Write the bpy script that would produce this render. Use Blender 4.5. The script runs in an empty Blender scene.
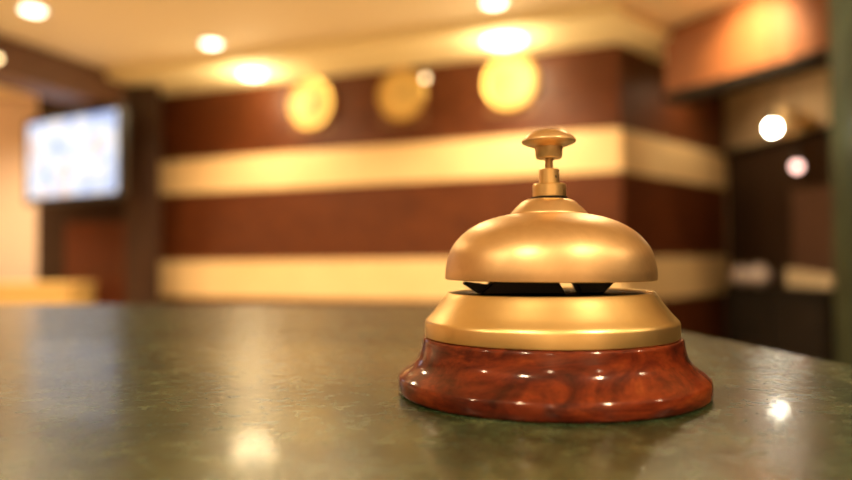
import bpy, bmesh, math, random
from mathutils import Vector, Matrix
random.seed(7)
scn = bpy.context.scene
COL = scn.collection
PI = math.pi
R = math.radians

# ------------------------------------------------------------------ layout
TOP = 1.05                 # worktop height
CAMH = TOP + 0.0432        # lens height
S = 1.15                   # scale of the lobby
CEIL = CAMH + 1.26 * S
def H(h): return CAMH + h * S
def P(x, d): return Vector((x * S, d * S))

# ------------------------------------------------------------------ helpers
def link(name, me, m=None, parent=None):
    o = bpy.data.objects.new(name, me)
    COL.objects.link(o)
    if m: me.materials.append(m)
    if parent: o.parent = parent
    return o

def finish(name, bm, m, parent=None, smooth=True, ang=38, bevel=0, bseg=2):
    bmesh.ops.remove_doubles(bm, verts=bm.verts, dist=1e-6)
    bmesh.ops.recalc_face_normals(bm, faces=bm.faces)
    if bevel:
        es = [e for e in bm.edges if len(e.link_faces) == 2 and e.calc_face_angle(0) > R(25)]
        bmesh.ops.bevel(bm, geom=es, offset=bevel, segments=bseg, profile=0.5, affect='EDGES', clamp_overlap=True)
        bmesh.ops.recalc_face_normals(bm, faces=bm.faces)
    if smooth and not bevel:
        for f in bm.faces: f.smooth = True
        for e in bm.edges:
            if len(e.link_faces) != 2 or e.calc_face_angle(0) > R(ang): e.smooth = False
    me = bpy.data.meshes.new(name)
    bm.to_mesh(me); bm.free()
    return link(name, me, m, parent)

def add_lathe(bm, prof, segs=64, cx=0, cy=0, cz=0, closed=False):
    rings = []
    for r, z in prof:
        if r < 1e-7:
            rings.append([bm.verts.new((cx, cy, cz + z))])
        else:
            rings.append([bm.verts.new((cx + r * math.cos(2*PI*i/segs), cy + r * math.sin(2*PI*i/segs), cz + z)) for i in range(segs)])
    pairs = list(zip(rings, rings[1:]))
    if closed: pairs.append((rings[-1], rings[0]))
    for a, b in pairs:
        for i in range(segs):
            j = (i + 1) % segs
            if len(a) == 1 and len(b) == 1: continue
            if len(a) == 1: bm.faces.new((a[0], b[i], b[j]))
            elif len(b) == 1: bm.faces.new((a[i], a[j], b[0]))
            else: bm.faces.new((a[i], a[j], b[j], b[i]))
    return bm

def add_prism(bm, poly, z0, z1):
    lo = [bm.verts.new((p[0], p[1], z0)) for p in poly]
    hi = [bm.verts.new((p[0], p[1], z1)) for p in poly]
    bm.faces.new(lo[::-1]); bm.faces.new(hi)
    n = len(poly)
    for i in range(n):
        j = (i + 1) % n
        bm.faces.new((lo[i], lo[j], hi[j], hi[i]))
    return bm

def add_box(bm, c, s, mat=None):
    M = mat or Matrix.Identity(4)
    vs = []
    for dz in (-1, 1):
        for dx, dy in ((-1, -1), (1, -1), (1, 1), (-1, 1)):
            vs.append(bm.verts.new(M @ Vector((c[0]+dx*s[0]/2, c[1]+dy*s[1]/2, c[2]+dz*s[2]/2))))
    for f in ((3,2,1,0),(4,5,6,7),(0,1,5,4),(1,2,6,5),(2,3,7,6),(3,0,4,7)):
        bm.faces.new([vs[i] for i in f])
    return bm

def add_cyl(bm, a, b, r, segs=16):
    a = Vector(a); b = Vector(b); d = b - a
    q = d.to_track_quat('Z', 'Y').to_matrix().to_4x4(); q.translation = a
    n0 = len(bm.verts)
    t = bmesh.new(); add_lathe(t, [(0,0),(r,0),(r,d.length),(0,d.length)], segs)
    vm = {v: bm.verts.new(q @ v.co) for v in t.verts}
    for f in t.faces: bm.faces.new([vm[v] for v in f.verts])
    t.free()
    return bm

def smooth_profile(pts, n=6):
    """Catmull-Rom through the points."""
    out = []
    P_ = [pts[0]] + list(pts) + [pts[-1]]
    for i in range(1, len(P_) - 2):
        p0, p1, p2, p3 = P_[i-1], P_[i], P_[i+1], P_[i+2]
        for k in range(n):
            t = k / n
            out.append(tuple(0.5*((2*p1[c]) + (-p0[c]+p2[c])*t + (2*p0[c]-5*p1[c]+4*p2[c]-p3[c])*t*t + (-p0[c]+3*p1[c]-3*p2[c]+p3[c])*t**3) for c in (0, 1)))
    out.append(pts[-1])
    return out

def tag(o, label, cat, group=None):
    o['label'] = label; o['category'] = cat
    if group: o['group'] = group
    return o
def thing(name, label, cat, loc=(0,0,0), rotz=0, group=None):
    o = bpy.data.objects.new(name, None); COL.objects.link(o)
    o.empty_display_size = 0.05
    o.location = loc; o.rotation_euler = (0, 0, rotz)
    return tag(o, label, cat, group)
def struct(o):
    o['kind'] = 'structure'; return o
def dup(root, loc, rotz, label, group=None):
    r = root.copy(); COL.objects.link(r); r.location = loc; r.rotation_euler = (0, 0, rotz)
    r['label'] = label
    if group: r['group'] = group
    for ch in list(root.children):
        c = ch.copy(); COL.objects.link(c); c.parent = r
        for g in list(ch.children):
            d = g.copy(); COL.objects.link(d); d.parent = c
    return r

# ------------------------------------------------------------------ materials
def mat(name, col, rough=0.5, metal=0.0, spec=0.5, coat=0.0, coat_rough=0.05):
    m = bpy.data.materials.new(name); m.use_nodes = True
    b = m.node_tree.nodes['Principled BSDF']
    b.inputs['Base Color'].default_value = (*col, 1)
    b.inputs['Roughness'].default_value = rough
    b.inputs['Metallic'].default_value = metal
    b.inputs['Specular IOR Level'].default_value = spec
    b.inputs['Coat Weight'].default_value = coat
    b.inputs['Coat Roughness'].default_value = coat_rough
    return m
class NT:
    def __init__(s, m):
        s.t = m.node_tree; s.n = s.t.nodes; s.b = s.n.get('Principled BSDF')
    def node(s, typ, **kw):
        n = s.n.new(typ)
        for k, v in kw.items():
            if k in n.inputs.keys(): n.inputs[k].default_value = v
            else: setattr(n, k, v)
        return n
    def l(s, a, b): s.t.links.new(a, b)
    def coords(s, scale=(1,1,1), rot=(0,0,0)):
        tc = s.n.new('ShaderNodeTexCoord'); mp = s.n.new('ShaderNodeMapping')
        mp.inputs['Scale'].default_value = scale; mp.inputs['Rotation'].default_value = rot
        s.l(tc.outputs['Object'], mp.inputs['Vector']); return mp.outputs['Vector']
    def noise(s, vec, scale, detail=4, rough=0.55, dist=0.0):
        n = s.n.new('ShaderNodeTexNoise'); s.l(vec, n.inputs['Vector'])
        n.inputs['Scale'].default_value = scale; n.inputs['Detail'].default_value = detail
        n.inputs['Roughness'].default_value = rough; n.inputs['Distortion'].default_value = dist
        return n.outputs['Fac']
    def ramp(s, fac, stops):
        r = s.n.new('ShaderNodeValToRGB'); s.l(fac, r.inputs['Fac'])
        e = r.color_ramp.elements
        while len(e) < len(stops): e.new(0.5)
        for i, (p, c) in enumerate(stops):
            e[i].position = p; e[i].color = (*c, 1) if len(c) == 3 else c
        return r.outputs['Color']
    def mix(s, fac, a, b, mode='MIX'):
        n = s.n.new('ShaderNodeMix'); n.data_type = 'RGBA'; n.blend_type = mode
        if isinstance(fac, (int, float)): n.inputs[0].default_value = fac
        else: s.l(fac, n.inputs[0])
        s.l(a, n.inputs[6])
        if isinstance(b, tuple): n.inputs[7].default_value = (*b, 1)
        else: s.l(b, n.inputs[7])
        return n.outputs[2]
    def bump(s, h, strength=0.1, dist=0.001):
        n = s.n.new('ShaderNodeBump'); n.inputs['Strength'].default_value = strength; n.inputs['Distance'].default_value = dist
        s.l(h, n.inputs['Height']); s.l(n.outputs['Normal'], s.b.inputs['Normal']); return n

def wood(name, dark, mid, light, scale=1.0, rough=0.35, coat=0.25, along='x', spec=0.4):
    m = mat(name, mid, rough, spec=spec, coat=coat, coat_rough=0.12); t = NT(m)
    sc = {'x': (0.6, 6, 6), 'z': (6, 6, 0.6)}[along]
    v = t.coords(tuple(a * scale for a in sc))
    f = t.noise(v, 2.2, 6, 0.6, 1.2)
    t.l(t.ramp(f, [(0.25, dark), (0.5, mid), (0.78, light)]), t.b.inputs['Base Color'])
    return m

M = {}
M['mahogany'] = wood('mahogany_panel', (0.064, 0.015, 0.004), (0.105, 0.026, 0.006), (0.15, 0.040, 0.010), rough=0.45, coat=0.08)
M['mahogany_dark'] = wood('dark_walnut', (0.028, 0.012, 0.007), (0.040, 0.018, 0.010), (0.055, 0.026, 0.014), along='z')
M['red_wood'] = wood('red_wood', (0.10, 0.025, 0.009), (0.15, 0.038, 0.013), (0.20, 0.055, 0.018), along='z')
M['beam_wood'] = wood('orange_cherry', (0.20, 0.062, 0.016), (0.25, 0.085, 0.024), (0.31, 0.11, 0.034), rough=0.6, coat=0.0)
M['brown_beam'] = wood('brown_beam', (0.09, 0.038, 0.017), (0.125, 0.056, 0.026), (0.16, 0.075, 0.036), rough=0.5, coat=0.0)
M['black_wood'] = wood('black_wood', (0.010, 0.008, 0.006), (0.016, 0.012, 0.009), (0.024, 0.018, 0.013), rough=0.6, coat=0.0, spec=0.1)
M['wainscot'] = wood('wainscot_brown', (0.032, 0.017, 0.011), (0.044, 0.024, 0.014), (0.058, 0.033, 0.019), rough=0.55, coat=0.0, spec=0.15, along='z')
M['dull_brown'] = wood('dull_brown', (0.09, 0.042, 0.026), (0.12, 0.06, 0.038), (0.15, 0.078, 0.05), rough=0.55, coat=0.0, along='z')
M['yellow'] = mat('yellow_lacquer', (0.80, 0.54, 0.20), 0.4)
M['cream'] = mat('cream_lacquer', (0.86, 0.70, 0.42), 0.4)
t = NT(M['cream']); v = t.coords((1,1,1)); t.l(t.ramp(t.noise(v, 3, 3), [(0.3, (0.86,0.62,0.32)), (0.7, (0.92,0.69,0.38))]), t.b.inputs['Base Color'])
M['ceiling'] = mat('ceiling_paint', (0.84, 0.72, 0.50), 0.8)
t = NT(M['ceiling']); v = t.coords((1,1,1)); t.bump(t.noise(v, 220, 2), 0.05, 0.001)
M['soffit'] = mat('soffit_paint', (0.93, 0.82, 0.50), 0.7)
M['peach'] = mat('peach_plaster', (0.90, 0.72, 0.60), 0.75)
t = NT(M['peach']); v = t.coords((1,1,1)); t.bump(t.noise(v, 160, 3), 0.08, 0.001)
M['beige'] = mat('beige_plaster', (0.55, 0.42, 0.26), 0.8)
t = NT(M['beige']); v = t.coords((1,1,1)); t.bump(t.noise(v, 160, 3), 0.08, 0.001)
M['floor'] = mat('floor_tile', (0.42, 0.34, 0.24), 0.25)
t = NT(M['floor']); v = t.coords((1,1,1))
bk = t.node('ShaderNodeTexBrick', offset=0.0); t.l(v, bk.inputs['Vector'])
for k, x in (('Color1', (0.58,0.48,0.34,1)), ('Color2', (0.52,0.43,0.30,1)), ('Mortar', (0.2,0.16,0.11,1)), ('Scale', 1.0), ('Mortar Size', 0.006), ('Brick Width', 0.6), ('Row Height', 0.6)): bk.inputs[k].default_value = x
t.l(bk.outputs['Color'], t.b.inputs['Base Color'])

# green marble: mottled, cloudy veins, polished with fine scratches
M['marble'] = mat('green_marble', (0.06, 0.075, 0.045), 0.3, spec=0.34, coat=0.12, coat_rough=0.05); t = NT(M['marble'])
v = t.coords((1, 1, 1))
a = t.noise(v, 34, 10, 0.74, 0.5); b_ = t.noise(v, 170, 8, 0.75, 0.4); c_ = t.noise(v, 760, 4, 0.75)
base = t.ramp(a, [(0.30, (0.008, 0.024, 0.010)), (0.46, (0.024, 0.046, 0.022)), (0.56, (0.055, 0.082, 0.042)), (0.70, (0.15, 0.18, 0.105))])
fine = t.ramp(b_, [(0.32, (0.55, 0.58, 0.52)), (0.50, (1, 1, 1)), (0.70, (1.6, 1.55, 1.35))])
grain = t.ramp(c_, [(0.34, (0.5, 0.51, 0.49)), (0.62, (1.3, 1.29, 1.22))])
col = t.mix(1.0, t.mix(1.0, base, fine, 'MULTIPLY'), grain, 'MULTIPLY')
# fine wear scratches in two directions
sA = t.ramp(t.noise(t.coords((1.0, 60, 1), (0, 0, R(24))), 14, 3, 0.6), [(0.66, (0, 0, 0)), (0.70, (1, 1, 1))])
sB = t.ramp(t.noise(t.coords((1.0, 70, 1), (0, 0, R(-31))), 12, 3, 0.6), [(0.67, (0, 0, 0)), (0.71, (1, 1, 1))])
scr = t.mix(1.0, sA, sB, 'LIGHTEN')
sc_f = t.node('ShaderNodeMath', operation='MULTIPLY'); t.l(scr, sc_f.inputs[0]); sc_f.inputs[1].default_value = 0.30
col = t.mix(sc_f.outputs[0], col, (0.20, 0.20, 0.14))
t.l(col, t.b.inputs['Base Color'])
rr = t.node('ShaderNodeMapRange'); t.l(b_, rr.inputs['Value'])
for k, x in (('From Min', 0.34), ('From Max', 0.68), ('To Min', 0.20), ('To Max', 0.31)): rr.inputs[k].default_value = x
t.l(rr.outputs['Result'], t.b.inputs['Roughness'])
t.bump(c_, 0.30, 0.00020)

M['green_column'] = mat('green_column_marble', (0.07, 0.09, 0.035), 0.5, spec=0.2); t = NT(M['green_column'])
v = t.coords((1, 1, 1)); t.l(t.ramp(t.noise(v, 4, 8, 0.6, 1.2), [(0.3, (0.012,0.019,0.009)), (0.55, (0.020,0.030,0.015)), (0.8, (0.036,0.050,0.026))]), t.b.inputs['Base Color'])

# aged satin brass
def brass(name, c0, c1, rough):
    m = mat(name, c1, rough, 1.0); t = NT(m); v = t.coords((1, 1, 1))
    n = t.noise(v, 60, 6, 0.6, 0.5); n2 = t.noise(v, 700, 3, 0.6)
    t.l(t.ramp(n, [(0.3, c0), (0.7, c1)]), t.b.inputs['Base Color'])
    r_ = t.node('ShaderNodeMapRange'); t.l(n, r_.inputs['Value'])
    for k, x in (('From Min', 0.3), ('From Max', 0.7), ('To Min', rough + 0.05), ('To Max', rough - 0.04)): r_.inputs[k].default_value = x
    t.l(r_.outputs['Result'], t.b.inputs['Roughness'])
    t.bump(n2, 0.04, 0.0002)
    return m
M['brass'] = brass('aged_brass', (0.74, 0.50, 0.25), (0.88, 0.64, 0.35), 0.43)
M['brass_ring'] = brass('polished_brass', (0.86, 0.62, 0.27), (0.94, 0.71, 0.34), 0.37)
M['brass_dull'] = brass('dull_brass', (0.42, 0.27, 0.12), (0.58, 0.40, 0.18), 0.36)
M['iron'] = mat('blackened_steel', (0.02, 0.018, 0.016), 0.45, 0.6)

# reddish burl base with lacquer
M['burl'] = mat('lacquered_rosewood', (0.3, 0.06, 0.02), 0.5, spec=0.1, coat=0.75, coat_rough=0.10); t = NT(M['burl'])
v = t.coords((1, 1, 2.4)); n1 = t.noise(v, 38, 7, 0.6, 1.8); n2 = t.noise(v, 260, 4, 0.7, 0.5)
c1 = t.ramp(n1, [(0.30, (0.030, 0.004, 0.002)), (0.46, (0.105, 0.013, 0.004)), (0.60, (0.20, 0.031, 0.007)), (0.80, (0.36, 0.08, 0.015))])
c2 = t.ramp(n2, [(0.35, (0.7, 0.66, 0.62)), (0.65, (1.1, 1.1, 1.1))])
t.l(t.mix(1.0, c1, c2, 'MULTIPLY'), t.b.inputs['Base Color'])

M['dial'] = mat('gilt_dial', (0.78, 0.56, 0.19), 0.45, 0.0)
M['black_enamel'] = mat('black_enamel', (0.02, 0.018, 0.015), 0.35)
M['clock_rim'] = brass('clock_brass', (0.70, 0.46, 0.14), (0.80, 0.56, 0.2), 0.3)
M['board'] = wood('plaque_wood', (0.16, 0.07, 0.03), (0.22, 0.10, 0.045), (0.27, 0.13, 0.06))
M['black_plastic'] = mat('black_plastic', (0.012, 0.011, 0.010), 0.35)
M['chrome'] = mat('chrome', (0.7, 0.7, 0.7), 0.2, 1.0)
M['white_metal'] = mat('white_trim', (0.8, 0.74, 0.62), 0.4)
M['porcelain'] = mat('pale_porcelain', (0.50, 0.42, 0.40), 0.25)
M['paper'] = mat('cream_card', (0.55, 0.44, 0.29), 0.6)

def emit(name, col, strength):
    m = bpy.data.materials.new(name); m.use_nodes = True
    nt = m.node_tree; nt.nodes.remove(nt.nodes['Principled BSDF'])
    e = nt.nodes.new('ShaderNodeEmission'); e.inputs['Color'].default_value = (*col, 1); e.inputs['Strength'].default_value = strength
    nt.links.new(e.outputs[0], nt.nodes['Material Output'].inputs['Surface'])
    return m
WARM = (1.0, 0.75, 0.44)
M['lamp'] = emit('lamp_glow', (1.0, 0.86, 0.62), 8)
M['lamp_wash'] = emit('soffit_lamp_glow', (1.0, 0.84, 0.55), 8)
M['bulb'] = emit('bulb_glow', (1.0, 0.93, 0.74), 100)
M['bulb_pink'] = emit('pink_bulb_glow', (1.0, 0.58, 0.48), 6)
M['glint_glow'] = emit('glint_lamp_glow', (1.0, 0.70, 0.34), 9)  # glint by the clock put in as glow; the beam lamp shares it

# TV picture: pale daylight picture with soft patches
M['screen'] = bpy.data.materials.new('tv_picture'); M['screen'].use_nodes = True
nt = M['screen'].node_tree; nt.nodes.remove(nt.nodes['Principled BSDF']); t = NT(M['screen'])
v = t.coords((1, 1, 1))
pc = t.ramp(t.noise(v, 5.5, 3, 0.5), [(0.34, (0.30, 0.42, 0.80)), (0.45, (0.80, 0.84, 1.0)), (0.55, (1.0, 0.97, 0.97)), (0.66, (0.95, 0.62, 0.52))])
e = t.node('ShaderNodeEmission'); e.inputs['Strength'].default_value = 1.2
t.l(pc, e.inputs['Color']); t.l(e.outputs[0], t.n['Material Output'].inputs['Surface'])

# ------------------------------------------------------------------ desk bell
bell = thing('desk_bell', 'brass desk bell on a round reddish lacquered wood base, standing on the green marble counter', 'bell', (0.0405, 0.2325, TOP))
# wooden base
wp = [(0.0, 0.0), (0.0490, 0.0), (0.0497, 0.0003), (0.0500, 0.0010), (0.0501, 0.0042), (0.0499, 0.0049)] + smooth_profile([(0.0496, 0.0054), (0.0482, 0.0066), (0.0463, 0.0079), (0.0446, 0.0095), (0.0434, 0.0113), (0.0427, 0.0134), (0.0423, 0.0156), (0.0421, 0.0170), (0.0417, 0.0177)], 4) + [(0.0400, 0.0178), (0.0, 0.0178)]
finish('wooden_base', add_lathe(bmesh.new(), wp, 128), M['burl'], bell, ang=50)
# brass ring (hollow)
rp = [(0.0406, 0.0178), (0.0410, 0.0181), (0.0411, 0.0222), (0.0408, 0.0230)] + smooth_profile([(0.0403, 0.0236), (0.0384, 0.0257), (0.0362, 0.0286), (0.0345, 0.0310), (0.0337, 0.0320)], 4) + [(0.0333, 0.0322), (0.0328, 0.0320), (0.0324, 0.0312), (0.0324, 0.0178)]
finish('brass_ring', add_lathe(bmesh.new(), rp, 128, closed=True), M['brass_ring'], bell, ang=32)
finish('base_plate', add_lathe(bmesh.new(), [(0, 0.0285), (0.0324, 0.0285), (0.0324, 0.0312), (0.0300, 0.0315), (0, 0.0315)], 96), M['iron'], bell)
# striker mechanism
bm = bmesh.new()
for pts in ([(-0.0235, 0.0315), (0.0045, 0.0315), (0.0010, 0.0376), (-0.0165, 0.0376)],):
    f0 = [bm.verts.new((x, -0.007, z)) for x, z in pts]; f1 = [bm.verts.new((x, 0.007, z)) for x, z in pts]
    bm.faces.new(f0[::-1]); bm.faces.new(f1)
    for i in range(4): bm.faces.new((f0[i], f0[(i+1) % 4], f1[(i+1) % 4], f1[i]))
finish('striker_bracket', bm, M['iron'], bell, bevel=0.0004)
bm = bmesh.new()
pts = [(0.0100, 0.0315), (0.0170, 0.0315), (0.0225, 0.0370), (0.0075, 0.0370)]
f0 = [bm.verts.new((x, -0.005, z)) for x, z in pts]; f1 = [bm.verts.new((x, 0.005, z)) for x, z in pts]
bm.faces.new(f0[::-1]); bm.faces.new(f1)
for i in range(4): bm.faces.new((f0[i], f0[(i+1) % 4], f1[(i+1) % 4], f1[i]))
finish('lever_block', bm, M['iron'], bell, bevel=0.0004)
bm = bmesh.new()
pts = [(-0.0285, 0.0349), (-0.0275, 0.0357), (-0.0190, 0.0345), (-0.0190, 0.0315), (-0.0240, 0.0320)]
f0 = [bm.verts.new((x, -0.004, z)) for x, z in pts]; f1 = [bm.verts.new((x, 0.004, z)) for x, z in pts]
bm.faces.new(f0[::-1]); bm.faces.new(f1)
for i in range(5): bm.faces.new((f0[i], f0[(i+1) % 5], f1[(i+1) % 5], f1[i]))
finish('striker', bm, M['iron'], bell, bevel=0.0003)
bm = bmesh.new(); add_lathe(bm, [(0, 0.0315), (0.0026, 0.0315), (0.0026, 0.0600), (0, 0.0600)], 24)
finish('post', bm, M['iron'], bell)
# dome: outer then inner surface
DZ = 0.0006
outer = smooth_profile([(0.0344, 0.0358), (0.0343, 0.0385), (0.0336, 0.0425), (0.0325, 0.0455), (0.0306, 0.0483), (0.0281, 0.0508), (0.0250, 0.0530), (0.0215, 0.0547), (0.0180, 0.0559), (0.0150, 0.0566), (0.0129, 0.0570)], 4)
cap = [(0.0127, 0.0571)] + smooth_profile([(0.0126, 0.0574), (0.0116, 0.0585), (0.0101, 0.0600), (0.0086, 0.0613), (0.0074, 0.0619), (0.0060, 0.0622)], 4)
inner = [(0.0, 0.0606), (0.0085, 0.0590)] + [(max(r - 0.0012, 0.002), z - 0.0012) for r, z in reversed(outer[2:])] + [(0.0332, 0.0356), (0.0340, 0.0355)]
prof = outer + cap + [(0, 0.0622)]
bm = bmesh.new(); add_lathe(bm, list(reversed(inner)), 128); add_lathe(bm, [(0.0340, 0.0355)] + prof, 128)
dome = finish('dome', bm, M['brass'], bell, ang=30)
dome.rotation_euler = (0, 0.010, 0)
dome.location = (-0.0002, 0, DZ)
# collar, stem and knob sit a hair left of the axis
KX = 0.0007
bm = bmesh.new(); add_lathe(bm, [(0, 0.0614), (0.0060, 0.0614), (0.0060, 0.0628), (0, 0.0628)], 48, KX)
finish('washer', bm, M['iron'], bell).location.z = DZ
bm = bmesh.new(); add_lathe(bm, [(0, 0.0627), (0.0051, 0.0627), (0.0055, 0.0630), (0.0055, 0.0668), (0.0051, 0.0672), (0.0033, 0.0672), (0.0033, 0.0719), (0.0030, 0.0722), (0, 0.0722)], 64, KX)
collar = finish('collar', bm, M['brass_ring'], bell); collar.location.z = DZ
bm = bmesh.new(); add_cyl(bm, (KX + 0.0016, -0.00295, 0.0694), (KX + 0.0016, -0.0023, 0.0694), 0.0004, 12)
finish('pin_hole', bm, M['iron'], collar)
bm = bmesh.new(); add_lathe(bm, [(0, 0.0718), (0.0013, 0.0718), (0.0013, 0.0765), (0, 0.0765)], 32, KX)
finish('plunger_stem', bm, M['brass_dull'], bell).location.z = DZ
kp = [(0, 0.0757), (0.0040, 0.0757), (0.0043, 0.0760), (0.0046, 0.0790), (0.0047, 0.0795), (0.0053, 0.0796)] + smooth_profile([(0.0074, 0.0803), (0.0087, 0.0809), (0.0090, 0.0814), (0.0087, 0.0820), (0.0074, 0.0834), (0.0053, 0.0846), (0.0027, 0.0853), (0.0, 0.0855)], 5)
knob = finish('knob', add_lathe(bmesh.new(), kp, 72, KX), M['brass'], bell, ang=40); knob.location.z = DZ

# ------------------------------------------------------------------ the counter in front
counter = thing('reception_counter', 'dark green polished marble reception counter that carries the brass bell', 'counter', (-0.5, 0.1, 0))
A = Vector((0.116, 0.642)); B = Vector((0.302, -0.62)); D = Vector((-1.35, -0.62)); C = Vector((-1.35, 0.898))
off = Vector((-0.5, 0.1))
poly = [p - off for p in (A, B, D, C)]
def inset(poly, d):
    n = len(poly); out = []
    ar = sum(poly[i].x*poly[(i+1) % n].y - poly[(i+1) % n].x*poly[i].y for i in range(n))
    sg = 1 if ar > 0 else -1
    for i in range(n):
        p0, p1, p2 = poly[i-1], poly[i], poly[(i+1) % n]
        d1 = (p1-p0).normalized(); d2 = (p2-p1).normalized()
        n1 = Vector((-d1.y, d1.x))*sg; n2 = Vector((-d2.y, d2.x))*sg
        k = d/(1+n1.dot(n2)); out.append(p1 + (n1+n2)*k)
    return out
finish('worktop', add_prism(bmesh.new(), poly, TOP - 0.04, TOP), M['marble'], counter, bevel=0.003, bseg=3)
finish('counter_body', add_prism(bmesh.new(), inset(poly, 0.06), 0.08, TOP - 0.04), M['mahogany_dark'], counter)
finish('kickboard', add_prism(bmesh.new(), inset(poly, 0.10), 0.0, 0.08), M['black_wood'], counter)

# ------------------------------------------------------------------ room shell
X0, X1, Y0, Y1 = -5.0, 4.6, -3.6, 7.2
struct(finish('floor', add_prism(bmesh.new(), [(X0, Y0), (X1, Y0), (X1, Y1), (X0, Y1)], -0.1, 0), M['floor'], smooth=False))
struct(finish('ceiling', add_prism(bmesh.new(), [(X0, Y0), (X1, Y0), (X1, Y1), (X0, Y1)], CEIL, CEIL + 0.1), M['ceiling'], smooth=False))
struct(finish('wall_left', add_prism(bmesh.new(), [(X0 - 0.1, Y0), (X0, Y0), (X0, Y1), (X0 - 0.1, Y1)], 0, CEIL), M['peach'], smooth=False))
struct(finish('wall_front', add_prism(bmesh.new(), [(X0, Y0 - 0.1), (X1, Y0 - 0.1), (X1, Y0), (X0, Y0)], 0, CEIL), M['peach'], smooth=False))

# main panelled wall with the obtuse corner
WL, WC, WR = P(-1.92, 5.06), P(1.09, 3.90), P(2.15, 5.0)
struct(finish('wall_back', add_prism(bmesh.new(), [WL, WC, WR, P(2.15, 6.0), P(-1.92, 6.0)], 0, CEIL), M['mahogany'], smooth=False))
n1 = Vector((-(WC-WL).y, (WC-WL).x)).normalized()
if n1.y > 0: n1 = -n1
n2 = Vector((-(WR-WC).y, (WR-WC).x)).normalized()
if n2.y > 0: n2 = -n2
def offset_pts(d1, d2, e=0.0):
    # three points of the wall line moved out by d1 (left face) and d2 (right face)
    a, b = d1 , d2
    det = n1.x*n2.y - n1.y*n2.x
    cx = (a*n2.y - b*n1.y)/det; cy = (n1.x*b - n2.x*a)/det
    return [WL + n1*d1, WC + Vector((cx, cy)), WR + n2*d2]
def strip(name, d0, d1, z0, z1, m, d2=None):
    o = offset_pts(d1, d2 if d2 is not None else d1); i = offset_pts(-d0, -d0)
    return struct(finish(name, add_prism(bmesh.new(), [o[0], o[1], o[2], i[2], i[1], i[0]], z0, z1), m, bevel=0.004))
strip('trim_1', 0.02, 0.012, H(0.482), H(0.722), M['cream'])
strip('trim_2', 0.02, 0.012, H(-0.255), H(0.002), M['cream'])
strip('baseboard_back', 0.02, 0.03, 0, 0.1, M['black_wood'])
o = offset_pts(0.53*S, 0.25*S)
struct(finish('ceiling_soffit', add_prism(bmesh.new(), [o[0], o[1], o[2], WR, WC, WL], H(1.20), CEIL), M['soffit'], bevel=0.004))

# left: pillar, back wall in plaster, wood panelling, beam under the ceiling
struct(finish('pillar', add_prism(bmesh.new(), [P(-2.03, 4.72), P(-1.80, 4.72), P(-1.935, 5.10), P(-2.03, 5.3)], 0, CEIL), M['mahogany_dark'], bevel=0.006))
struct(finish('wall_alcove', add_prism(bmesh.new(), [(X0, 5.3*S), P(-1.9, 5.3), P(-1.9, 5.5), (X0, 5.5*S)], 0, CEIL), M['peach'], smooth=False))
struct(finish('trim_3', add_prism(bmesh.new(), [P(-2.93, 5.27), P(-2.03, 5.27), P(-2.03, 5.3), P(-2.93, 5.3)], H(-0.2), CEIL), M['mahogany_dark'], bevel=0.004))
struct(finish('trim_4', add_prism(bmesh.new(), [P(-2.70, 5.22), P(-2.06, 5.22), P(-2.06, 5.27), P(-2.70, 5.27)], 0, H(0.30)), M['red_wood'], bevel=0.004))
d = (P(-2.03, 4.72) - P(-2.33, 3.83)).normalized(); nb = Vector((-d.y, d.x))
if nb.x > 0: nb = -nb
b0 = P(-2.33, 3.83) - d*3.4; b1 = P(-2.03, 4.72)
struct(finish('ceiling_beam', add_prism(bmesh.new(), [b0, b1, b1 + nb*0.3, b0 + nb*0.3], H(1.04), CEIL), M['brown_beam'], bevel=0.006))

# right: side wall, dark wainscot, header beam with its black edge, reddish upright
r0, r1 = P(2.15, 5.0), P(3.55, -2.9)
dr = (r1 - r0).normalized(); nr = Vector((dr.y, -dr.x))
if nr.x > 0: nr = -nr              # towards the room
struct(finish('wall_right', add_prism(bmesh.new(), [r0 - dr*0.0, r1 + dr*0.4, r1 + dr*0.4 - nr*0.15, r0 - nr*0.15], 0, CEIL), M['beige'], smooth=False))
struct(finish('trim_5', add_prism(bmesh.new(), [r0 + nr*0.03 + dr*0.06, r1 + nr*0.03, r1, r0 + dr*0.06], 0.0, H(0.70)), M['wainscot'], bevel=0.004))
struct(finish('trim_6', add_prism(bmesh.new(), [r0 + nr*0.06 + dr*0.06, r1 + nr*0.06, r1 + nr*0.0, r0 + dr*0.06], H(0.70), H(0.74)), M['black_wood'], bevel=0.004))
u0, u1 = r0 + dr*0.84, r0 + dr*1.22
struct(finish('trim_7', add_prism(bmesh.new(), [u0 + nr*0.05, u1 + nr*0.05, u1 + nr*0.03, u0 + nr*0.03], 0, H(0.40)), M['dull_brown'], bevel=0.004))
h0, h1 = P(1.33, 3.86), P(1.33, 3.86) + (P(1.742, 3.02) - P(1.33, 3.86))*2.2
dh = (h1 - h0).normalized(); nh = Vector((-dh.y, dh.x))
if nh.x < 0: nh = -nh              # away from the room centre
struct(finish('header_beam', add_prism(bmesh.new(), [h0, h1, h1 + nh*0.14, h0 + nh*0.14], H(0.90), CEIL), M['beam_wood'], bevel=0.004))
struct(finish('trim_8', add_prism(bmesh.new(), [h0 - nh*0.015, h1 - nh*0.015, h1 + nh*0.155, h0 + nh*0.155], H(0.85), H(0.90)), M['black_wood'], bevel=0.004))

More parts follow.
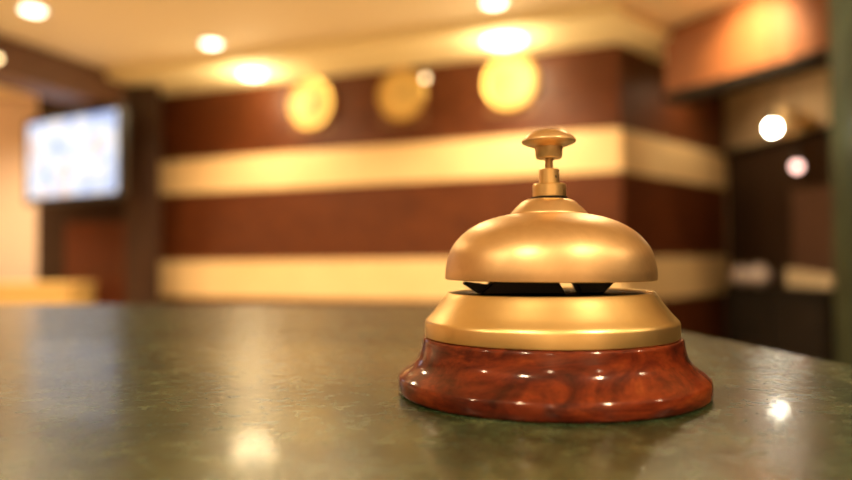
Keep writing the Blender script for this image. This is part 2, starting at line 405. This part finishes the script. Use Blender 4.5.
# green column
colm = thing('marble_column', 'round dark green marble column at the far right beyond the counter', 'column', (1.76, 2.43, 0))
finish('column_shaft', add_lathe(bmesh.new(), [(0, 0.12), (0.30, 0.12), (0.30, CEIL - 0.08), (0, CEIL - 0.08)], 72), M['green_column'], colm)
finish('column_base', add_lathe(bmesh.new(), [(0, 0), (0.345, 0), (0.345, 0.09), (0.30, 0.12), (0, 0.12)], 72), M['green_column'], colm)
finish('column_capital', add_lathe(bmesh.new(), [(0, CEIL - 0.08), (0.30, CEIL - 0.08), (0.34, CEIL - 0.05), (0.34, CEIL), (0, CEIL)], 72), M['green_column'], colm)

# ------------------------------------------------------------------ clocks on the panelled wall
rot_wall = math.atan2((WC - WL).y, (WC - WL).x)          # local +x runs along the wall to the right, -y faces the room
def wall_pt(t): return WC + (WL - WC)*t
CR = 0.162*S
def hand(bm, ang, ln, w, y):
    Mx = Matrix.Rotation(-ang, 4, 'Y')
    Mx = Matrix.Rotation(ang, 4, 'Y')
    vs = [(-w, -0.03), (w, -0.03), (w*0.5, ln), (-w*0.5, ln)]
    lo = [bm.verts.new(Mx @ Vector((x, y, z))) for x, z in vs]; hi = [bm.verts.new(Mx @ Vector((x, y - 0.003, z))) for x, z in vs]
    bm.faces.new(lo); bm.faces.new(hi[::-1])
    for i in range(4): bm.faces.new((lo[i], lo[(i+1) % 4], hi[(i+1) % 4], hi[i]))
    return bm
def tilt(o):   # lathe axis from z to -y
    o.data.transform(Matrix.Rotation(R(90), 4, 'X')); return o
def make_clock(t, label, hh, mm, h=1.03):
    p = wall_pt(t)
    k = thing('wall_clock', label, 'clock', (p.x, p.y, H(h)), rot_wall, 'round gilt clocks on the panelled wall')
    finish('backing_board', add_box(bmesh.new(), (0, -0.009, -0.055), (0.35, 0.018, 0.33)), M['board'], k, bevel=0.004)
    tilt(finish('rim', add_lathe(bmesh.new(), [(CR - 0.02, 0.018), (CR, 0.018), (CR + 0.004, 0.026), (CR, 0.044), (CR - 0.008, 0.050), (CR - 0.018, 0.046), (CR - 0.022, 0.034)], 72, closed=True), M['clock_rim'], k))
    tilt(finish('dial', add_lathe(bmesh.new(), [(0, 0.018), (CR - 0.02, 0.018), (CR - 0.02, 0.034), (0, 0.034)], 72), M['dial'], k))
    for i in range(12):
        Mx = Matrix.Rotation(2*PI*i/12, 4, 'Y')
        finish('hour_mark', add_box(bmesh.new(), (0, -0.0355, CR*0.76), (0.006 if i % 3 else 0.010, 0.003, 0.022), Mx), M['black_enamel'], k)
    finish('hour_hand', hand(bmesh.new(), 2*PI*(hh + mm/60)/12, CR*0.45, 0.005, -0.037), M['black_enamel'], k)
    finish('minute_hand', hand(bmesh.new(), 2*PI*mm/60, CR*0.68, 0.004, -0.041), M['black_enamel'], k)
    return k
make_clock(0.190, 'round gilt wall clock under the bright soffit light, nearest the wall corner', 10, 10, 1.037)
make_clock(0.407, 'round gilt wall clock hung between the two other clocks', 3, 10)
make_clock(0.608, 'round gilt wall clock nearest the television side of the panelled wall', 5, 10)

# added glowing lens that stands in for a specular glint on the middle clock
p = wall_pt(0.354) + n1*0.07
sl = thing('glint_lamp', 'tiny glowing lens added as the glint at the edge of the middle clock', 'lamp', (wall_pt(0.354).x, wall_pt(0.354).y, H(1.108)), rot_wall)
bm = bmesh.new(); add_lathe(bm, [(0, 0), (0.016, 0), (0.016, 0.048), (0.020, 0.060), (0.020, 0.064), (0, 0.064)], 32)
tilt(finish('lens_body', bm, M['clock_rim'], sl))
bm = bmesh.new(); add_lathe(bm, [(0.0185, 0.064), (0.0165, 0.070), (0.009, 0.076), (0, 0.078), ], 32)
tilt(finish('glow_lens', bm, M['glint_glow'], sl))

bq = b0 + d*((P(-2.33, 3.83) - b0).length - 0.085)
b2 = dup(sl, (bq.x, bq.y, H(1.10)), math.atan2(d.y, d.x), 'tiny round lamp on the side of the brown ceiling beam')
# unlit shade on the side wall
wq = r0 + dr*0.96 + nr*0.03
ws = thing('wall_sconce', 'cream wall lamp shade above the dark wainscot beside the hanging bulbs', 'lamp', (wq.x, wq.y, H(0.80)), math.atan2(dr.y, dr.x))
zz = 1 if (Matrix.Rotation(math.atan2(dr.y, dr.x), 2) @ Vector((0, 1))).dot(nr) > 0 else -1
finish('back_plate', add_box(bmesh.new(), (0, zz*0.0, 0), (0.10, 0.06, 0.10)), M['clock_rim'], ws, bevel=0.004)
bm = bmesh.new(); add_cyl(bm, (0, zz*0.02, -0.02), (0, zz*0.11, -0.02), 0.008, 12); finish('arm', bm, M['clock_rim'], ws)
bm = bmesh.new(); add_lathe(bm, [(0.105, -0.08), (0.085, 0.08), (0.082, 0.08), (0.102, -0.08)], 40, 0, zz*0.125, 0, closed=True); finish('lamp_shade', bm, M['cream'], ws)
# ------------------------------------------------------------------ television
tl, tr = P(-2.80, 4.92), P(-1.96, 4.45)
tc = (tl + tr)/2; tw = (tr - tl).length; trot = math.atan2((tr - tl).y, (tr - tl).x)
th = 0.525*S
tv = thing('television', 'wall-mounted television showing a bright white picture in a black frame', 'television', (tc.x, tc.y, H(0.71)), trot)
finish('casing', add_box(bmesh.new(), (0, 0.035, 0), (tw + 0.05, 0.06, th + 0.06)), M['black_plastic'], tv, bevel=0.008)
bm = bmesh.new()
for c, s in (((0, 0, th/2 + 0.018), (tw + 0.06, 0.02, 0.036)), ((0, 0, -th/2 - 0.025), (tw + 0.06, 0.02, 0.05)), ((-tw/2 - 0.015, 0, -0.003), (0.03, 0.0198, th + 0.01)), ((tw/2 + 0.015, 0, -0.003), (0.03, 0.0198, th + 0.01))):
    add_box(bm, c, s)
finish('bezel', bm, M['black_plastic'], tv)
finish('screen', add_box(bmesh.new(), (0, 0.003, 0), (tw, 0.008, th)), M['screen'], tv)
# bracket to the wall behind
bl = Matrix.Rotation(-trot, 2)
we = bl @ (Vector((tc.x, 5.22*S)) - tc)
bm = bmesh.new(); add_cyl(bm, (0, 0.065, -0.02), (we.x, we.y + 0.01, -0.02), 0.025, 20)
finish('wall_arm', bm, M['black_plastic'], tv)
finish('mounting_plate', add_box(bmesh.new(), (0, 0.072, -0.02), (0.3, 0.014, 0.3)), M['black_plastic'], tv, bevel=0.003)

# side desk under the television
sd = thing('side_desk', 'low side desk with a cream yellow front below the television', 'desk', (-3.0*S, 4.72*S, 0))
dl, dw = 1.36*S, 0.42
finish('desk_body', add_box(bmesh.new(), (0, 0.02, H(-0.37)/2), (dl, dw - 0.06, H(-0.37))), M['mahogany_dark'], sd, bevel=0.004)
finish('front_band', add_box(bmesh.new(), (0, 0, (H(-0.37) + H(-0.165))/2), (dl, dw, H(-0.165) - H(-0.37))), M['yellow'], sd, bevel=0.004)
finish('desk_top', add_box(bmesh.new(), (0, 0, H(-0.15)), (dl + 0.03, dw + 0.03, 0.034)), M['yellow'], sd, bevel=0.005)

# ------------------------------------------------------------------ console cabinet with pale vessels
cc = r0 + dr*1.02 + nr*0.22
crot = math.atan2(dr.y, dr.x)
ct = H(-0.185)
con = thing('console_cabinet', 'black console cabinet against the dark side wall', 'cabinet', (cc.x, cc.y, 0), crot)
finish('cabinet_body', add_box(bmesh.new(), (0, 0, (ct - 0.03)/2), (1.0, 0.28, ct - 0.03)), M['black_wood'], con, bevel=0.004)
finish('cabinet_top', add_box(bmesh.new(), (0, 0, ct - 0.015), (1.03, 0.31, 0.03)), M['black_wood'], con, bevel=0.004)
side = -1 if (Matrix.Rotation(crot, 2) @ Vector((0, -1))).dot(nr) > 0 else 1
for i in range(2):
    dx = -0.248 + 0.496*i
    dd = finish('door', add_box(bmesh.new(), (dx, side*0.148, (ct - 0.03)/2 + 0.02), (0.47, 0.016, ct - 0.16)), M['black_wood'], con, bevel=0.003)
    bm = bmesh.new(); add_cyl(bm, (dx + (0.2 if i == 0 else -0.2), side*0.154, ct*0.55), (dx + (0.2 if i == 0 else -0.2), side*0.18, ct*0.55), 0.012, 16)
    finish('knob', bm, M['chrome'], dd)
def con_pt(x, y): v2 = Matrix.Rotation(crot, 2) @ Vector((x, y)); return cc + v2
vp = smooth_profile([(0.03, 0.0), (0.055, 0.018), (0.074, 0.052), (0.072, 0.088), (0.050, 0.118), (0.036, 0.130), (0.042, 0.146)], 5)
vprof = [(0, 0)] + vp + [(0.036, 0.146), (0.031, 0.130), (0.04, 0.11), (0.05, 0.06), (0, 0.01)]
q = con_pt(-0.42, side*0.06)
vase = thing('vase', 'squat pale porcelain vase on the console nearest the panelled wall', 'vase', (q.x, q.y, ct), 0, 'pale vases on the console')
finish('vase_body', add_lathe(bmesh.new(), vprof, 48), M['porcelain'], vase, ang=60)
q = con_pt(-0.22, side*0.06)
v2_ = dup(vase, (q.x, q.y, ct), 0, 'squat pale porcelain vase on the console beside the stack of cards', 'pale vases on the console')
v2_.scale = (1.12, 1.12, 1.05)
q = con_pt(0.24, side*0.03)
cb = thing('leaflet_rack', 'low cream card rack standing on the console', 'rack', (q.x, q.y, ct), crot)
finish('tray', add_box(bmesh.new(), (0, 0, 0.006), (0.42, 0.16, 0.012)), M['black_wood'], cb, bevel=0.002)
for i in range(3):
    finish('leaflet', add_box(bmesh.new(), (-0.14 + 0.14*i, side*0.01, 0.012 + 0.058 - 0.007*i), (0.11, 0.03, 0.116 - 0.014*i)), M['paper'], cb, bevel=0.001)

# ------------------------------------------------------------------ lamps
def spot(loc, power, size=120, blend=0.6, col=WARM, rad=0.075, aim=None):
    l = bpy.data.lights.new('spot', 'SPOT'); l.energy = power; l.color = col; l.spot_size = R(size); l.spot_blend = blend; l.shadow_soft_size = rad
    o = bpy.data.objects.new('spot_light', l); COL.objects.link(o); o.location = loc
    if aim is not None: o.rotation_euler = (Vector(aim) - Vector(loc)).to_track_quat('-Z', 'Y').to_euler()
    return o
def point(loc, power, col=WARM, rad=0.05):
    l = bpy.data.lights.new('point', 'POINT'); l.energy = power; l.color = col; l.shadow_soft_size = rad
    o = bpy.data.objects.new('point_light', l); COL.objects.link(o); o.location = loc
    return o

G = 'round ceiling downlights'
dl0 = thing('ceiling_downlight', 'round ceiling downlight closest to the long brown ceiling beam', 'downlight', (P(-1.94, 3.44).x, P(-1.94, 3.44).y, CEIL), 0, G)
finish('trim_ring', add_lathe(bmesh.new(), [(0.062, 0), (0.085, 0), (0.085, -0.006), (0.078, -0.012), (0.062, -0.012)], 48, closed=True), M['white_metal'], dl0)
finish('diffuser', add_lathe(bmesh.new(), [(0, -0.002), (0.062, -0.002), (0.060, -0.012), (0.045, -0.022), (0.02, -0.027), (0, -0.028)], 48), M['lamp'], dl0)
for (x, d_), lab in (((-1.225, 4.00), 'round ceiling downlight in front of the left end of the soffit'),
                     ((0.343, 3.39), 'round ceiling downlight in front of the soffit above the clock nearest the corner')):
    dup(dl0, (P(x, d_).x, P(x, d_).y, CEIL), 0, lab)
HID = [(-1.5, 2.5), (-0.35, 2.4), (0.8, 2.2), (-2.0, -0.6), (-0.7, -0.9), (0.8, -0.8), (2.2, -0.4), (1.80, 4.22), (-2.75, 4.45), (-0.4, -2.4), (1.6, -2.4), (-3.3, 3.6)]  # unseen; those ahead of the camera are added to brighten dark parts
for (x, d_) in HID:
    dup(dl0, (P(x, d_).x, P(x, d_).y, CEIL), 0, 'unseen round ceiling downlight of the lobby; those ahead of the camera are added fill', 'lobby downlights outside the picture')

GS = 'lamps under the soffit'
wl = [((0.437, 3.80), 'large bright lamp under the soffit above the clock nearest the corner', 0.135),
      ((-1.10, 4.44), 'bright lamp under the soffit left of the three clocks', 0.095)]
s0 = None
for (x, d_), lab, rr_ in wl:
    q = P(x, d_)
    if s0 is None:
        s0 = thing('soffit_light', lab, 'downlight', (q.x, q.y, H(1.20) + 0.002), 0, GS)
        finish('trim_ring', add_lathe(bmesh.new(), [(rr_, 0), (rr_ + 0.022, 0), (rr_ + 0.022, -0.006), (rr_ + 0.012, -0.012), (rr_, -0.012)], 48, closed=True), M['white_metal'], s0)
        finish('diffuser', add_lathe(bmesh.new(), [(0, -0.002), (rr_, -0.002), (rr_*0.96, -0.016), (rr_*0.7, -0.034), (rr_*0.3, -0.044), (0, -0.046)], 48), M['lamp_wash'], s0)
    else:
        o2 = dup(s0, (q.x, q.y, H(1.20) + 0.002), 0, lab); o2.scale = (rr_/0.135, rr_/0.135, 1)

GP = 'hanging bulbs by the green column'
def pendant(x, y, h, r, m, lab):
    k = thing('pendant_lamp', lab, 'lamp', (x, y, CEIL), 0, GP)
    zb = CAMH + h - CEIL
    finish('ceiling_rose', add_lathe(bmesh.new(), [(0, 0), (0.04, 0), (0.04, -0.012), (0.012, -0.03), (0, -0.03)], 32), M['black_enamel'], k)
    bm = bmesh.new(); add_cyl(bm, (0, 0, -0.028), (0, 0, zb + r + 0.03), 0.0022, 8); finish('cord', bm, M['black_enamel'], k)
    finish('socket', add_lathe(bmesh.new(), [(0, zb + r*0.8), (r*0.55, zb + r*0.8), (r*0.6, zb + r + 0.03), (r*0.3, zb + r + 0.04), (0, zb + r + 0.04)], 24), M['black_enamel'], k)
    bm = bmesh.new(); add_lathe(bm, [(r*math.sin(PI*i/20) if 0 < i < 20 else 0, zb - r*math.cos(PI*i/20)) for i in range(21)], 32)
    finish('bulb', bm, m, k)
    return k
pendant(1.247, 2.5, 0.460, 0.020, M['bulb'], 'bright white hanging bulb, the upper of the two by the column')
pendant(1.81, 3.4, 0.435, 0.022, M['bulb_pink'], 'dim pinkish hanging bulb, the lower of the two by the column')

dup(dl0, (P(1.37, 3.12).x, P(1.37, 3.12).y, CEIL), 0, 'recessed ceiling downlight just above the picture that lights the orange header beam')
# light they give
LS = 2.4
for (x, d_), e in (((-2.0, 3.52), 30), ((-1.225, 4.0), 40), ((0.345, 3.45), 45)):
    q = P(x, d_); spot((q.x, q.y, CEIL - 0.04), e*LS, 150, 0.7)
q = P(1.37, 3.12); spot((q.x, q.y, CEIL - 0.04), 52*LS, 95, 1.0, aim=(1.60*S, 3.33*S, H(1.02)))
for (x, d_) in HID:
    q = P(x, d_); spot((q.x, q.y, CEIL - 0.04), {(1.80, 4.22): 14, (-2.75, 4.45): 55, (0.8, 2.2): 46}.get((x, d_), 56)*LS, 150, 0.7)
for (x, d_), _, rr_ in wl:
    q = P(x, d_); point((q.x, q.y, H(1.20) - 0.085), 8*LS, (1.0, 0.76, 0.42), 0.15)
    spot((q.x, q.y, H(1.20) - 0.06), 1.8*LS, 150, 0.6, rad=0.12)

w = bpy.data.worlds.new('World'); scn.world = w; w.use_nodes = True
w.node_tree.nodes['Background'].inputs['Color'].default_value = (1.0, 0.75, 0.45, 1)
w.node_tree.nodes['Background'].inputs['Strength'].default_value = 0.1

# ------------------------------------------------------------------ camera
cam = bpy.data.cameras.new('camera'); co = bpy.data.objects.new('camera', cam); COL.objects.link(co)
cam.sensor_width = 36; cam.lens = 36*700/852
cam.clip_start = 0.01
pitch = math.atan(19.1/700)
co.matrix_world = Matrix.Translation((0, 0, CAMH)) @ Matrix.Rotation(R(90) + pitch, 4, 'X') @ Matrix.Rotation(R(-0.5), 4, 'Z')
cam.dof.use_dof = True; cam.dof.focus_distance = 0.212
cam.dof.aperture_fstop = (cam.lens)/5.8
scn.camera = co
scn.view_settings.view_transform = 'Standard'; scn.view_settings.look = 'None'
scn.view_settings.exposure = 0.0; scn.view_settings.gamma = 1
scn.view_settings.use_curve_mapping = False
scn.cycles.sample_clamp_indirect = 6.0
scn.cycles.max_bounces = 8; scn.cycles.diffuse_bounces = 5
